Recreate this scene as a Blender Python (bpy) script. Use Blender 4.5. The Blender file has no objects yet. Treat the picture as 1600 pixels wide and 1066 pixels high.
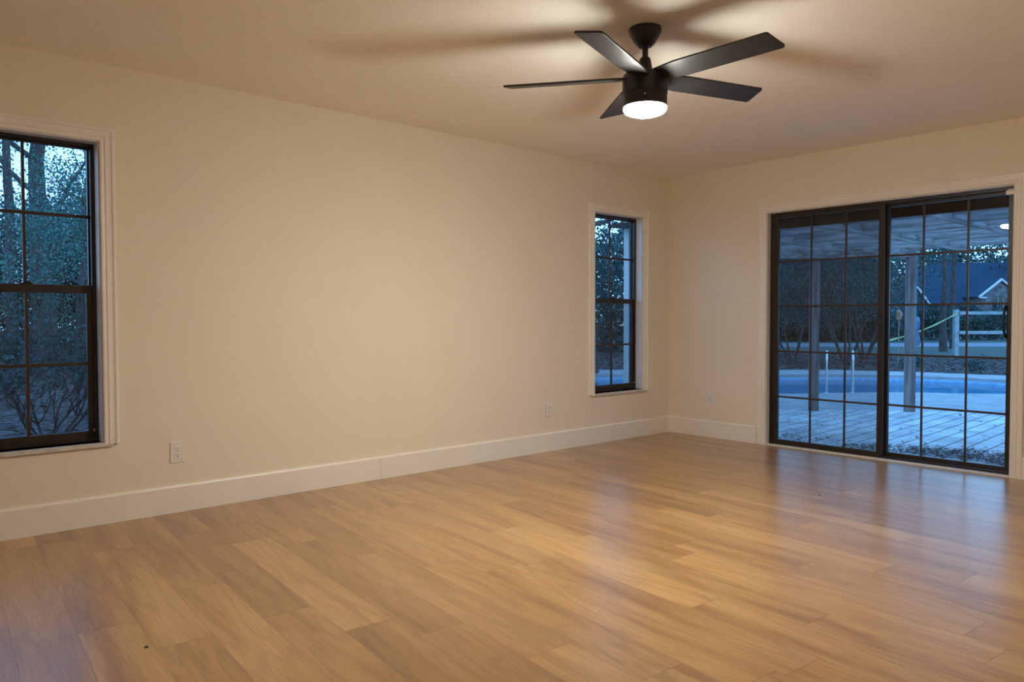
import bpy, bmesh, math, random
import numpy as np
from mathutils import Vector, Matrix

S = bpy.context.scene
COL = S.collection
# ------------------------------------------------------------------ camera
F_PX, YAW, PITCH, ROLL = 1178.04, 0.846268, -0.0290955, -0.0016266
CAM = Vector((-5.94681, -4.43970, 1.08961))
cd = bpy.data.cameras.new('camera'); cam = bpy.data.objects.new('camera', cd); COL.objects.link(cam)
cd.sensor_width = 36.0; cd.lens = F_PX / 1600 * 36.0; cd.clip_start = .05; cd.clip_end = 400
fw = Vector((math.cos(YAW)*math.cos(PITCH), math.sin(YAW)*math.cos(PITCH), math.sin(PITCH)))
r0 = Vector((math.sin(YAW), -math.cos(YAW), 0)); u0 = r0.cross(fw)
rr = r0*math.cos(ROLL) + u0*math.sin(ROLL); uu = -r0*math.sin(ROLL) + u0*math.cos(ROLL)
cam.matrix_world = Matrix(((rr.x, uu.x, -fw.x, CAM.x), (rr.y, uu.y, -fw.y, CAM.y), (rr.z, uu.z, -fw.z, CAM.z), (0, 0, 0, 1)))
S.camera = cam
# ------------------------------------------------------------------ light, exposure
S.view_settings.view_transform = 'Standard'; S.view_settings.look = 'None'
S.view_settings.gamma = 1.0; S.view_settings.exposure = 0.0; S.view_settings.use_curve_mapping = False
try:
    S.cycles.max_bounces = 14; S.cycles.diffuse_bounces = 6; S.cycles.transparent_max_bounces = 24
    S.cycles.sample_clamp_indirect = 6.0; S.cycles.caustics_reflective = False
    S.cycles.use_denoising = True
except Exception: pass
SKY = 1.0
W = bpy.data.worlds.new('dusk_sky'); S.world = W; W.use_nodes = True
nt = W.node_tree; nt.nodes.clear()
wo = nt.nodes.new('ShaderNodeOutputWorld'); bg = nt.nodes.new('ShaderNodeBackground'); tc = nt.nodes.new('ShaderNodeTexCoord')
sx = nt.nodes.new('ShaderNodeSeparateXYZ'); cr = nt.nodes.new('ShaderNodeValToRGB')
cr.color_ramp.elements[0].position = 0.0; cr.color_ramp.elements[0].color = (0.34, 0.66, 1.0, 1)
cr.color_ramp.elements[1].position = 0.6; cr.color_ramp.elements[1].color = (0.13, 0.43, 1.0, 1)
nt.links.new(tc.outputs['Generated'], sx.inputs[0]); nt.links.new(sx.outputs['Z'], cr.inputs[0])
nt.links.new(cr.outputs[0], bg.inputs[0]); bg.inputs[1].default_value = 3.0 * SKY
nt.links.new(bg.outputs[0], wo.inputs[0])
LAMP_STRENGTH = 515.0
LAMP_COLOR = (0.985, 0.965, 0.85)

# ------------------------------------------------------------------ helpers
class MB:
    def __init__(s): s.v = []; s.f = []; s.mi = []
    def add(s, vs, fs, m=0):
        n = len(s.v); s.v += [tuple(v) for v in vs]; s.f += [tuple(i+n for i in f) for f in fs]; s.mi += [m]*len(fs)
    def box(s, x0, x1, y0, y1, z0, z1, T=None, m=0):
        vs = [(x, y, z) for x in (x0, x1) for y in (y0, y1) for z in (z0, z1)]
        if T: vs = [T(*v) for v in vs]
        s.add(vs, [(0,1,3,2),(4,6,7,5),(0,4,5,1),(2,3,7,6),(0,2,6,4),(1,5,7,3)], m)
    def tube(s, pts, rad, n=10, cap=True, m=0):
        pts = [Vector(p) for p in pts]; k = len(pts)
        if not hasattr(rad, '__len__'): rad = [rad]*k
        rings = []; t0 = (pts[1]-pts[0]).normalized(); a = t0.orthogonal().normalized()
        for i in range(k):
            t = (pts[min(i+1,k-1)]-pts[max(i-1,0)]).normalized()
            a = (a - t*a.dot(t)); a = a.normalized() if a.length > 1e-6 else t.orthogonal().normalized()
            b = t.cross(a)
            rings.append([pts[i]+(a*math.cos(2*math.pi*j/n)+b*math.sin(2*math.pi*j/n))*rad[i] for j in range(n)])
        vs = [v for r in rings for v in r]; fs = []
        for i in range(k-1):
            for j in range(n):
                j2 = (j+1) % n; fs.append((i*n+j, i*n+j2, (i+1)*n+j2, (i+1)*n+j))
        if cap: fs.append(tuple(range(n))[::-1]); fs.append(tuple((k-1)*n+j for j in range(n)))
        s.add(vs, fs, m)
    def lathe(s, prof, n=48, c=(0,0), m=0):
        vs = []; fs = []; k = len(prof)
        for (r, z) in prof:
            for j in range(n):
                a = 2*math.pi*j/n; vs.append((c[0]+r*math.cos(a), c[1]+r*math.sin(a), z))
        for i in range(k-1):
            for j in range(n):
                j2 = (j+1) % n; fs.append((i*n+j, i*n+j2, (i+1)*n+j2, (i+1)*n+j))
        fs.append(tuple(range(n))[::-1]); fs.append(tuple((k-1)*n+j for j in range(n)))
        s.add(vs, fs, m)
    def build(s, name, mat, parent=None, smooth=False, bevel=0, origin=None, seg=2, loc=None):
        me = bpy.data.meshes.new(name)
        vs = s.v
        if origin is not None: vs = [(v[0]-origin[0], v[1]-origin[1], v[2]-origin[2]) for v in vs]
        me.from_pydata(vs, [], s.f); 
        for m in (mat if isinstance(mat, (list, tuple)) else [mat]): me.materials.append(m)
        me.polygons.foreach_set('material_index', s.mi)
        bm = bmesh.new(); bm.from_mesh(me); bmesh.ops.recalc_face_normals(bm, faces=bm.faces); bm.to_mesh(me); bm.free()
        o = bpy.data.objects.new(name, me); COL.objects.link(o)
        if parent: o.parent = parent
        if origin is not None: o.location = origin if loc is None else loc
        if smooth:
            me.polygons.foreach_set('use_smooth', [True]*len(me.polygons))
            try: me.set_sharp_from_angle(angle=math.radians(38))
            except Exception: pass
        if bevel:
            b = o.modifiers.new('bevel', 'BEVEL'); b.width = bevel; b.segments = seg; b.limit_method = 'ANGLE'; b.angle_limit = math.radians(40)
        return o

def tag(o, label=None, cat=None, group=None, kind=None):
    if label: o['label'] = label
    if cat: o['category'] = cat
    if group: o['group'] = group
    if kind: o['kind'] = kind
    return o
def thing(name, loc, label=None, cat=None, group=None, kind=None, rz=0):
    o = bpy.data.objects.new(name, None); COL.objects.link(o); o.location = loc; o.rotation_euler = (0, 0, rz)
    o.empty_display_size = .1
    return tag(o, label, cat, group, kind)
def copy_tree(o, parent=None):
    c = o.copy(); COL.objects.link(c)
    if parent: c.parent = parent
    for ch in list(o.children): copy_tree(ch, c)
    return c

def mat(name, color, rough=.5, spec=.5, metal=0):
    m = bpy.data.materials.new(name); m.use_nodes = True
    b = m.node_tree.nodes['Principled BSDF']
    b.inputs['Base Color'].default_value = (*color, 1); b.inputs['Roughness'].default_value = rough
    b.inputs['Metallic'].default_value = metal; b.inputs['Specular IOR Level'].default_value = spec
    return m
def N(m, t, **kw):
    n = m.node_tree.nodes.new(t)
    for k, v in kw.items():
        if k in n.inputs: n.inputs[k].default_value = v
        else: setattr(n, k, v)
    return n
def LK(m, a, b): m.node_tree.links.new(a, b)
def noisy(name, c1, c2, scale=5, rough=.6, spec=.3, stretch=(1,1,1), bump=0, bscale=None, detail=6, lo=.35, hi=.65, metal=0, bdist=.01):
    m = mat(name, c1, rough, spec, metal); b = m.node_tree.nodes['Principled BSDF']
    tcn = N(m, 'ShaderNodeTexCoord'); mp = N(m, 'ShaderNodeMapping'); mp.inputs['Scale'].default_value = stretch
    LK(m, tcn.outputs['Object'], mp.inputs[0])
    nz = N(m, 'ShaderNodeTexNoise', Scale=scale, Detail=detail); LK(m, mp.outputs[0], nz.inputs['Vector'])
    rp = N(m, 'ShaderNodeValToRGB'); rp.color_ramp.elements[0].position = lo; rp.color_ramp.elements[1].position = hi
    rp.color_ramp.elements[0].color = (*c1, 1); rp.color_ramp.elements[1].color = (*c2, 1)
    LK(m, nz.outputs[0], rp.inputs[0]); LK(m, rp.outputs[0], b.inputs['Base Color'])
    if bump:
        n2 = N(m, 'ShaderNodeTexNoise', Scale=bscale or scale, Detail=3); LK(m, mp.outputs[0], n2.inputs['Vector'])
        bp = N(m, 'ShaderNodeBump', Strength=bump, Distance=bdist); LK(m, n2.outputs[0], bp.inputs['Height']); LK(m, bp.outputs[0], b.inputs['Normal'])
    return m

# ------------------------------------------------------------------ materials
M = {}
M['wall'] = noisy('wall_paint', (.80,.715,.60), (.815,.73,.615), 3, .62, .25, bump=.12, bscale=170, bdist=.002)
M['ceil'] = noisy('ceiling_paint', (.91,.88,.82), (.92,.895,.84), 2, .75, .15, bump=.35, bscale=75, bdist=.004)
M['trim'] = noisy('trim_paint', (.82,.78,.72), (.84,.80,.74), 4, .38, .4)
M['jamb'] = noisy('jamb_paint', (.66,.64,.63), (.72,.70,.69), 6, .5, .3)
M['sill'] = noisy('sill_stone', (.62,.60,.58), (.42,.40,.39), 26, .35, .4, lo=.45, hi=.75, stretch=(1,3,3))
M['bronze'] = noisy('dark_bronze_metal', (.016,.010,.007), (.024,.014,.009), 8, .38, .45)
M['muntin'] = mat('bronze_muntin', (.040,.022,.013), .42, .4)
M['black'] = noisy('black_fan_metal', (.010,.010,.011), (.014,.014,.016), 30, .40, .45)
M['blade'] = noisy('black_blade_grain', (.010,.010,.012), (.020,.019,.021), 9, .42, .45, stretch=(1,14,8), bump=.1, bscale=12)
M['plastic'] = mat('white_plastic', (.78,.75,.70), .35, .5)
M['slot'] = mat('dark_slot', (.03,.025,.02), .7, .2)
M['gold'] = mat('thin_pale_metal', (.45,.42,.36), .4, .5, .6)
def floor_mat():
    m = mat('oak_vinyl_plank', (.5,.33,.17), .28, .8); b = m.node_tree.nodes['Principled BSDF']
    uv = N(m, 'ShaderNodeUVMap'); uv.uv_map = 'plank'
    b.inputs['Coat Weight'].default_value = .28; b.inputs['Coat Roughness'].default_value = .26
    at = N(m, 'ShaderNodeVertexColor'); at.layer_name = 'tone'
    mp = N(m, 'ShaderNodeMapping'); mp.inputs['Scale'].default_value = (8.5, .9, 1); LK(m, uv.outputs[0], mp.inputs[0])
    n1 = N(m, 'ShaderNodeTexNoise', Scale=1.0, Detail=3, Distortion=.6); LK(m, mp.outputs[0], n1.inputs['Vector'])
    mp2 = N(m, 'ShaderNodeMapping'); mp2.inputs['Scale'].default_value = (150, 5, 1); LK(m, uv.outputs[0], mp2.inputs[0])
    n2 = N(m, 'ShaderNodeTexNoise', Scale=1.0, Detail=4); LK(m, mp2.outputs[0], n2.inputs['Vector'])
    # cathedral figure: rings of a slow, stretched noise
    mp3 = N(m, 'ShaderNodeMapping'); mp3.inputs['Scale'].default_value = (5.5, .75, 1); LK(m, uv.outputs[0], mp3.inputs[0])
    n3 = N(m, 'ShaderNodeTexNoise', Scale=1.0, Detail=1.5); LK(m, mp3.outputs[0], n3.inputs['Vector'])
    mul = N(m, 'ShaderNodeMath', operation='MULTIPLY'); LK(m, n3.outputs[0], mul.inputs[0]); mul.inputs[1].default_value = 60
    sn = N(m, 'ShaderNodeMath', operation='SINE'); LK(m, mul.outputs[0], sn.inputs[0])
    r1 = N(m, 'ShaderNodeValToRGB'); e = r1.color_ramp.elements
    e[0].position = .26; e[0].color = (.30,.150,.055,1); e[1].position = .76; e[1].color = (.515,.305,.128,1)
    x = e.new(.5); x.color = (.44,.245,.092,1)
    LK(m, n1.outputs[0], r1.inputs[0])
    mx = N(m, 'ShaderNodeMixRGB', blend_type='MULTIPLY'); mx.inputs[0].default_value = 1
    r2 = N(m, 'ShaderNodeMapRange'); r2.inputs['From Min'].default_value = .3; r2.inputs['From Max'].default_value = .7
    r2.inputs['To Min'].default_value = .82; r2.inputs['To Max'].default_value = 1.10; LK(m, n2.outputs[0], r2.inputs['Value'])
    LK(m, r1.outputs[0], mx.inputs[1]); LK(m, r2.outputs[0], mx.inputs[2])
    r3 = N(m, 'ShaderNodeMapRange'); r3.inputs['From Min'].default_value = -1; r3.inputs['From Max'].default_value = -.2
    r3.inputs['To Min'].default_value = .90; r3.inputs['To Max'].default_value = 1.0; LK(m, sn.outputs[0], r3.inputs['Value'])
    mx2 = N(m, 'ShaderNodeMixRGB', blend_type='MULTIPLY'); mx2.inputs[0].default_value = 1
    LK(m, mx.outputs[0], mx2.inputs[1]); LK(m, r3.outputs[0], mx2.inputs[2])
    mx3 = N(m, 'ShaderNodeMixRGB', blend_type='MULTIPLY'); mx3.inputs[0].default_value = 1
    LK(m, mx2.outputs[0], mx3.inputs[1]); LK(m, at.outputs[0], mx3.inputs[2])
    LK(m, mx3.outputs[0], b.inputs['Base Color'])
    bp = N(m, 'ShaderNodeBump', Strength=.03, Distance=.001); LK(m, n2.outputs[0], bp.inputs['Height']); LK(m, bp.outputs[0], b.inputs['Normal'])
    return m
M['floor'] = floor_mat()
def glass_mat():
    m = bpy.data.materials.new('window_glass'); m.use_nodes = True; t = m.node_tree; t.nodes.clear()
    o = t.nodes.new('ShaderNodeOutputMaterial'); a = t.nodes.new('ShaderNodeBsdfTransparent'); a.inputs[0].default_value = (.93,.95,.96,1)
    g = t.nodes.new('ShaderNodeBsdfGlossy'); g.inputs['Roughness'].default_value = .0; f = t.nodes.new('ShaderNodeFresnel'); gm = t.nodes.new('ShaderNodeNewGeometry'); mr = t.nodes.new('ShaderNodeMapRange'); mr.inputs['To Min'].default_value = 1.5; mr.inputs['To Max'].default_value = 1/1.5
    t.links.new(gm.outputs['Backfacing'], mr.inputs['Value']); t.links.new(mr.outputs[0], f.inputs[0])
    x = t.nodes.new('ShaderNodeMixShader'); fm = t.nodes.new('ShaderNodeMath'); fm.operation = 'MULTIPLY'; fm.inputs[1].default_value = .32; t.links.new(f.outputs[0], fm.inputs[0]); t.links.new(fm.outputs[0], x.inputs[0]); t.links.new(a.outputs[0], x.inputs[1]); t.links.new(g.outputs[0], x.inputs[2])
    t.links.new(x.outputs[0], o.inputs[0]); return m
M['glass'] = glass_mat()
def screen_mat():
    m = bpy.data.materials.new('insect_screen_mesh'); m.use_nodes = True; t = m.node_tree; t.nodes.clear()
    o = t.nodes.new('ShaderNodeOutputMaterial'); a = t.nodes.new('ShaderNodeBsdfTransparent')
    g = t.nodes.new('ShaderNodeBsdfDiffuse'); g.inputs[0].default_value = (.06,.055,.055,1)
    x = t.nodes.new('ShaderNodeMixShader'); x.inputs[0].default_value = .25; t.links.new(a.outputs[0], x.inputs[1]); t.links.new(g.outputs[0], x.inputs[2])
    t.links.new(x.outputs[0], o.inputs[0]); return m
M['screen'] = screen_mat()
def lamp_mat():
    m = bpy.data.materials.new('glowing_opal_dome'); m.use_nodes = True; t = m.node_tree; t.nodes.clear()
    o = t.nodes.new('ShaderNodeOutputMaterial'); e = t.nodes.new('ShaderNodeEmission'); e.inputs[0].default_value = (*LAMP_COLOR, 1); e.inputs[1].default_value = LAMP_STRENGTH
    t.links.new(e.outputs[0], o.inputs[0]); return m
M['lamp'] = lamp_mat()
def leaf_mat(name, c1, c2):
    m = mat(name, c1, .55, .35); b = m.node_tree.nodes['Principled BSDF']
    g = N(m, 'ShaderNodeNewGeometry'); r = N(m, 'ShaderNodeValToRGB')
    r.color_ramp.elements[0].color = (*c1, 1); r.color_ramp.elements[1].color = (*c2, 1)
    LK(m, g.outputs['Random Per Island'], r.inputs[0]); LK(m, r.outputs[0], b.inputs['Base Color'])
    o = m.node_tree.nodes['Material Output']; tr = N(m, 'ShaderNodeBsdfTranslucent'); LK(m, r.outputs[0], tr.inputs[0])
    x = N(m, 'ShaderNodeMixShader'); x.inputs[0].default_value = .3; LK(m, b.outputs[0], x.inputs[1]); LK(m, tr.outputs[0], x.inputs[2]); LK(m, x.outputs[0], o.inputs[0])
    return m
M['leaf'] = leaf_mat('green_leaves', (.02,.08,.065), (.13,.29,.22))
M['leaf2'] = leaf_mat('dark_leaves', (.015,.05,.05), (.08,.17,.15))
M['leafdry'] = leaf_mat('dry_brown_leaves', (.05,.035,.03), (.16,.11,.08))
M['bark'] = noisy('bark', (.05,.045,.04), (.13,.11,.10), 9, .9, .1, stretch=(3,3,.6), bump=.7, bscale=14, bdist=.03)
M['wood'] = noisy('weathered_lumber', (.20,.165,.15), (.46,.39,.36), 3, .8, .2, stretch=(5,.7,9), bump=.3, bscale=20)
M['wood_x'] = noisy('weathered_rafter_lumber', (.20,.165,.15), (.46,.39,.36), 3, .8, .2, stretch=(.7,5,9), bump=.2, bscale=12)
M['wood_up'] = noisy('weathered_post_lumber', (.14,.10,.09), (.31,.25,.23), 3, .8, .2, stretch=(9,9,.7), bump=.3, bscale=20)
M['fascia'] = noisy('brown_fascia_paint', (.065,.035,.022), (.09,.05,.03), 6, .6, .3)
M['soffit'] = noisy('brown_soffit_paint', (.06,.04,.03), (.08,.055,.04), 5, .6, .3)
M['extwall'] = noisy('outside_wall', (.35,.32,.30), (.42,.39,.36), 5, .8, .2)
M['deck'] = noisy('pool_deck_concrete', (.34,.32,.30), (.44,.42,.40), 3.5, .75, .25)
M['mulch'] = noisy('leaf_litter_ground', (.045,.036,.032), (.24,.19,.17), 7, .95, .1, bump=1, bscale=14, detail=10, lo=.36, hi=.66, bdist=.06)
M['lawn'] = noisy('lawn_grass', (.08,.10,.085), (.16,.19,.15), 10, .95, .1, bump=1, bscale=30, detail=10, bdist=.05)
M['road'] = noisy('asphalt_road', (.22,.22,.23), (.28,.28,.29), 4, .9, .2)
M['roof'] = noisy('dark_shingles', (.014,.042,.065), (.028,.062,.095), 3, .9, .15, stretch=(1,1,6))
M['stone'] = noisy('grey_stone_wall', (.10,.10,.105), (.22,.22,.22), 3, .85, .2)
M['fence'] = noisy('pale_fence_paint', (.30,.36,.36), (.42,.48,.48), 4, .7, .3)
M['paletrim'] = mat('pale_trim', (.66,.68,.70), .6, .3)
M['steel'] = mat('polished_steel', (.75,.77,.8), .18, .5, 1)
M['tape'] = noisy('yellow_green_tape', (.52,.62,.28), (.42,.54,.22), 6, .5, .4)
M['blue'] = noisy('blue_cloth', (.05,.14,.32), (.20,.30,.42), 7, .7, .3)
M['brownwhite'] = noisy('brown_and_white', (.34,.17,.09), (.55,.42,.34), 9, .7, .3, lo=.45, hi=.6)
M['poolwall'] = noisy('pool_plaster', (.14,.45,.60), (.20,.55,.70), 3, .5, .4)
M['tile'] = noisy('pool_waterline_tile', (.25,.45,.60), (.40,.60,.72), 12, .3, .5)
def paver_mat():
    m = mat('concrete_pavers', (.5,.5,.5), .8, .25); b = m.node_tree.nodes['Principled BSDF']
    tcn = N(m, 'ShaderNodeTexCoord'); mp = N(m, 'ShaderNodeMapping'); mp.inputs['Rotation'].default_value = (0,0,math.radians(-3)); LK(m, tcn.outputs['Object'], mp.inputs[0])
    br = N(m, 'ShaderNodeTexBrick', Scale=1.0); LK(m, mp.outputs[0], br.inputs['Vector'])
    br.inputs['Brick Width'].default_value = .62; br.inputs['Row Height'].default_value = .165; br.inputs['Mortar Size'].default_value = .009; br.inputs['Mortar Smooth'].default_value = .4
    br.inputs['Color1'].default_value = (.62,.58,.54,1); br.inputs['Color2'].default_value = (.78,.74,.69,1); br.inputs['Mortar'].default_value = (.16,.14,.13,1)
    nz = N(m, 'ShaderNodeTexNoise', Scale=2.2, Detail=8); LK(m, tcn.outputs['Object'], nz.inputs['Vector'])
    r = N(m, 'ShaderNodeMapRange'); r.inputs['From Min'].default_value = .3; r.inputs['From Max'].default_value = .7; r.inputs['To Min'].default_value = .62; r.inputs['To Max'].default_value = 1.1; LK(m, nz.outputs[0], r.inputs['Value'])
    mx = N(m, 'ShaderNodeMixRGB', blend_type='MULTIPLY'); mx.inputs[0].default_value = 1; LK(m, br.outputs[0], mx.inputs[1]); LK(m, r.outputs[0], mx.inputs[2]); LK(m, mx.outputs[0], b.inputs['Base Color'])
    bp = N(m, 'ShaderNodeBump', Strength=.6, Distance=.01); LK(m, br.outputs['Fac'], bp.inputs['Height']); bp.invert = True; LK(m, bp.outputs[0], b.inputs['Normal'])
    return m
M['paver'] = paver_mat()
def water_mat():
    m = mat('pool_water', (.02,.20,.32), .04, .5); b = m.node_tree.nodes['Principled BSDF']; b.inputs['IOR'].default_value = 1.33
    b.inputs['Alpha'].default_value = .5
    tcn = N(m, 'ShaderNodeTexCoord'); nz = N(m, 'ShaderNodeTexNoise', Scale=2.2, Detail=2); LK(m, tcn.outputs['Object'], nz.inputs['Vector'])
    bp = N(m, 'ShaderNodeBump', Strength=.10, Distance=.05); LK(m, nz.outputs[0], bp.inputs['Height']); LK(m, bp.outputs[0], b.inputs['Normal'])
    return m
M['water'] = water_mat()

# ------------------------------------------------------------------ room dimensions
H = 2.44; XB = -6.60; YF = -5.00; T = .14
def wl(a, d, z): return (a, -d, z)      # long wall: d is how far into the room
def wr(a, d, z): return (-d, a, z)      # door wall: a is y
W1 = (-5.575, -4.925, .437, 2.030)      # near window opening (x0, x1, z0, z1)
W2 = (-1.060, -.402, .437, 2.023)
D1 = (-2.856, -1.028, 0.0, 1.995)       # door opening (y0, y1, z0, z1)

def wall_with_holes(name, T_, a0, a1, holes, m, thick=T):
    mb = MB(); xs = sorted({a0, a1, *[h[0] for h in holes], *[h[1] for h in holes]})
    for i in range(len(xs)-1):
        c = (xs[i]+xs[i+1])/2; hs = [h for h in holes if h[0] < c < h[1]]
        if not hs: mb.box(xs[i], xs[i+1], -thick, 0, 0, H, T_)
        else:
            h = hs[0]
            if h[2] > 0: mb.box(xs[i], xs[i+1], -thick, 0, 0, h[2], T_)
            mb.box(xs[i], xs[i+1], -thick, 0, h[3], H, T_)
    o = mb.build(name, m); 
    me = o.data; bm = bmesh.new(); bm.from_mesh(me); bmesh.ops.remove_doubles(bm, verts=bm.verts, dist=1e-4)
    # drop the inner faces between the pieces so the wall shades as one sheet
    seen = {}
    for f in bm.faces: seen.setdefault(tuple(sorted(v.index for v in f.verts)), []).append(f)
    kill = [f for l in seen.values() if len(l) > 1 for f in l]
    bmesh.ops.delete(bm, geom=kill, context='FACES_ONLY'); bmesh.ops.recalc_face_normals(bm, faces=bm.faces); bm.to_mesh(me); bm.free()
    return tag(o, kind='structure')
wall_with_holes('wall_left', wl, XB-T, 0.0, [W1, W2], M['wall'])
wall_with_holes('wall_right', wr, YF-T, T, [D1], M['wall'])
mb = MB(); mb.box(XB-T, XB, YF-T, 0, 0, H); tag(mb.build('wall_back', M['wall']), kind='structure')
mb = MB(); mb.box(XB, 0, YF-T, YF, 0, H); tag(mb.build('wall_front', M['wall']), kind='structure')
mb = MB(); mb.box(XB-T, T, YF-T, T, H, H+.12); tag(mb.build('ceiling', M['ceil']), kind='structure')

# ------------------------------------------------------------------ floor: one mesh of planks
def make_floor():
    rnd = random.Random(5); PW, PL, SK = .187, 1.29, .075
    known = {-2:-1.51,-1:-.53,-3:-.2, 0:-1.314,1:-.515,2:-.82,3:-2.31,4:-1.395,5:-1.74,6:-.72-1.24,7:-.72,8:-2.79,9:-3.15,10:-1.1,11:-2.27,12:-2.82,13:-3.08,14:-2.075,15:-1.2,16:-.4,17:-2.70,18:-2.289,19:-1.5,20:-1.0}
    known[6] = -3.25; known[-1] = -.53
    bm = bmesh.new(); uvl = bm.loops.layers.uv.new('plank'); cl = bm.loops.layers.float_color.new('tone')
    L = math.hypot(1, SK); dv = Vector((-SK, -1))/L; du = Vector((1, -SK))/L
    for k in range(-14, 32):
        u0 = -4.877 + PW*k
        v0 = known.get(k, rnd.uniform(-1.3, 0)); v0 = -v0
        while v0 > -1.0: v0 -= PL
        v = v0
        while v < 5.6:
            tone = rnd.choice([.82,.90,.97,1.0,1.04,1.09,1.15]) * rnd.uniform(.98, 1.02)
            hue = rnd.uniform(-.035, .035); ou, ov = rnd.uniform(0, 90), rnd.uniform(0, 90)
            g = .0005
            pts = []
            for (a, b) in ((g, g), (PW-g, g), (PW-g, PL-g), (g, PL-g)):
                P = Vector((u0, 0)) + du*a + dv*(v+b); pts.append((bm.verts.new((P.x, P.y, 0)), a+ou, v+b+ov))
            f = bm.faces.new([p[0] for p in pts])
            for lp, p in zip(f.loops, pts):
                lp[uvl].uv = (p[1], p[2]); lp[cl] = (tone, tone*(1+(tone-1)*.22+hue*.25), tone*(1+(tone-1)*.30+hue), 1)
            v += PL
    for co, no in (((XB,0,0),(-1,0,0)), ((0.0,0,0),(1,0,0)), ((0,0,0),(0,1,0)), ((0,YF,0),(0,-1,0))):
        g = bm.verts[:]+bm.edges[:]+bm.faces[:]
        bmesh.ops.bisect_plane(bm, geom=g, plane_co=co, plane_no=no, clear_outer=True)
    bmesh.ops.recalc_face_normals(bm, faces=bm.faces)
    for f in bm.faces:
        if f.normal.z < 0: f.normal_flip()
    n_pl = len(bm.faces)
    # dark slab below the joints
    vs = [bm.verts.new(c) for c in ((XB-T,YF-T,-.0015),(T,YF-T,-.0015),(T,T,-.0015),(XB-T,T,-.0015),(XB-T,YF-T,-.12),(T,YF-T,-.12),(T,T,-.12),(XB-T,T,-.12))]
    for q in ((0,1,2,3),(7,6,5,4),(0,4,5,1),(1,5,6,2),(2,6,7,3),(3,7,4,0)):
        f = bm.faces.new([vs[i] for i in q]); f.material_index = 1
    me = bpy.data.meshes.new('floor'); bm.to_mesh(me); bm.free()
    me.materials.append(M['floor']); me.materials.append(mat('dark_joint', (.10,.06,.035), .8, .2))
    o = bpy.data.objects.new('floor', me); COL.objects.link(o); tag(o, kind='structure')
make_floor()

# ------------------------------------------------------------------ baseboards
def baseboard(name, T_, a0, a1, seams=()):
    mb = MB(); cuts = [a0, *seams, a1]
    for i in range(len(cuts)-1):
        s0 = cuts[i] + (.0006 if i else 0); s1 = cuts[i+1]-(.0006 if i < len(cuts)-2 else 0)
        prof = [(0,.0),(.015,.0),(.015,.142),(.009,.152),(0,.153)]
        vs = [T_(a, d, z) for a in (s0, s1) for d, z in prof]; n = len(prof)
        mb.add(vs, [(j, (j+1)%n, n+(j+1)%n, n+j) for j in range(n)] + [tuple(range(n)), tuple(range(2*n-1, n-1, -1))])
    return tag(mb.build(name, M['trim']), kind='structure')
baseboard('baseboard_left', wl, XB, -.0, (-3.228,))
baseboard('baseboard_right', wr, -.942, -.015)
baseboard('baseboard_front', wr, YF, -2.928)
mb = MB(); mb.box(XB, XB+.015, YF, -.015, 0, .153); tag(mb.build('baseboard_back', M['trim']), kind='structure')
# thin strip of caulk line where walls meet the ceiling is left to the paint itself

# ------------------------------------------------------------------ casings
CASE = [(0,0),(0,.011),(.006,.014),(.020,.012),(.024,.016),(.034,.016),(.038,.012),(.052,.013),(.056,.018),(.066,.019),(.071,.014),(.072,0)]
def casing(T_, o, prof, legs_down, m, parent, name='casing', scale=1.0):
    a0, a1, z0, z1 = o; mb = MB(); n = len(prof)
    pts = []
    for k in range(4):
        for t, h in prof:
            t *= scale
            a, z = ((a0-t, legs_down), (a0-t, z1+t), (a1+t, z1+t), (a1+t, legs_down))[k]; pts.append(T_(a, h, z))
    fs = [(k*n+j, k*n+(j+1)%n, (k+1)*n+(j+1)%n, (k+1)*n+j) for k in range(3) for j in range(n)]
    fs += [tuple(range(n)), tuple(range(4*n-1, 3*n-1, -1))]
    mb.add(pts, fs); return mb.build(name, m, parent)

def slab_grid(mb, T_, a0, a1, z0, z1, d0, d1, st, top, bot, va, hz, mw=.018, md=(.004,.0)):
    """dark sash: stiles, rails and muntins as one mesh"""
    mb.box(a0, a0+st, d0, d1, z0, z1, T_); mb.box(a1-st, a1, d0, d1, z0, z1, T_)
    mb.box(a0+st, a1-st, d0, d1, z1-top, z1, T_); mb.box(a0+st, a1-st, d0, d1, z0, z0+bot, T_)

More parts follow.
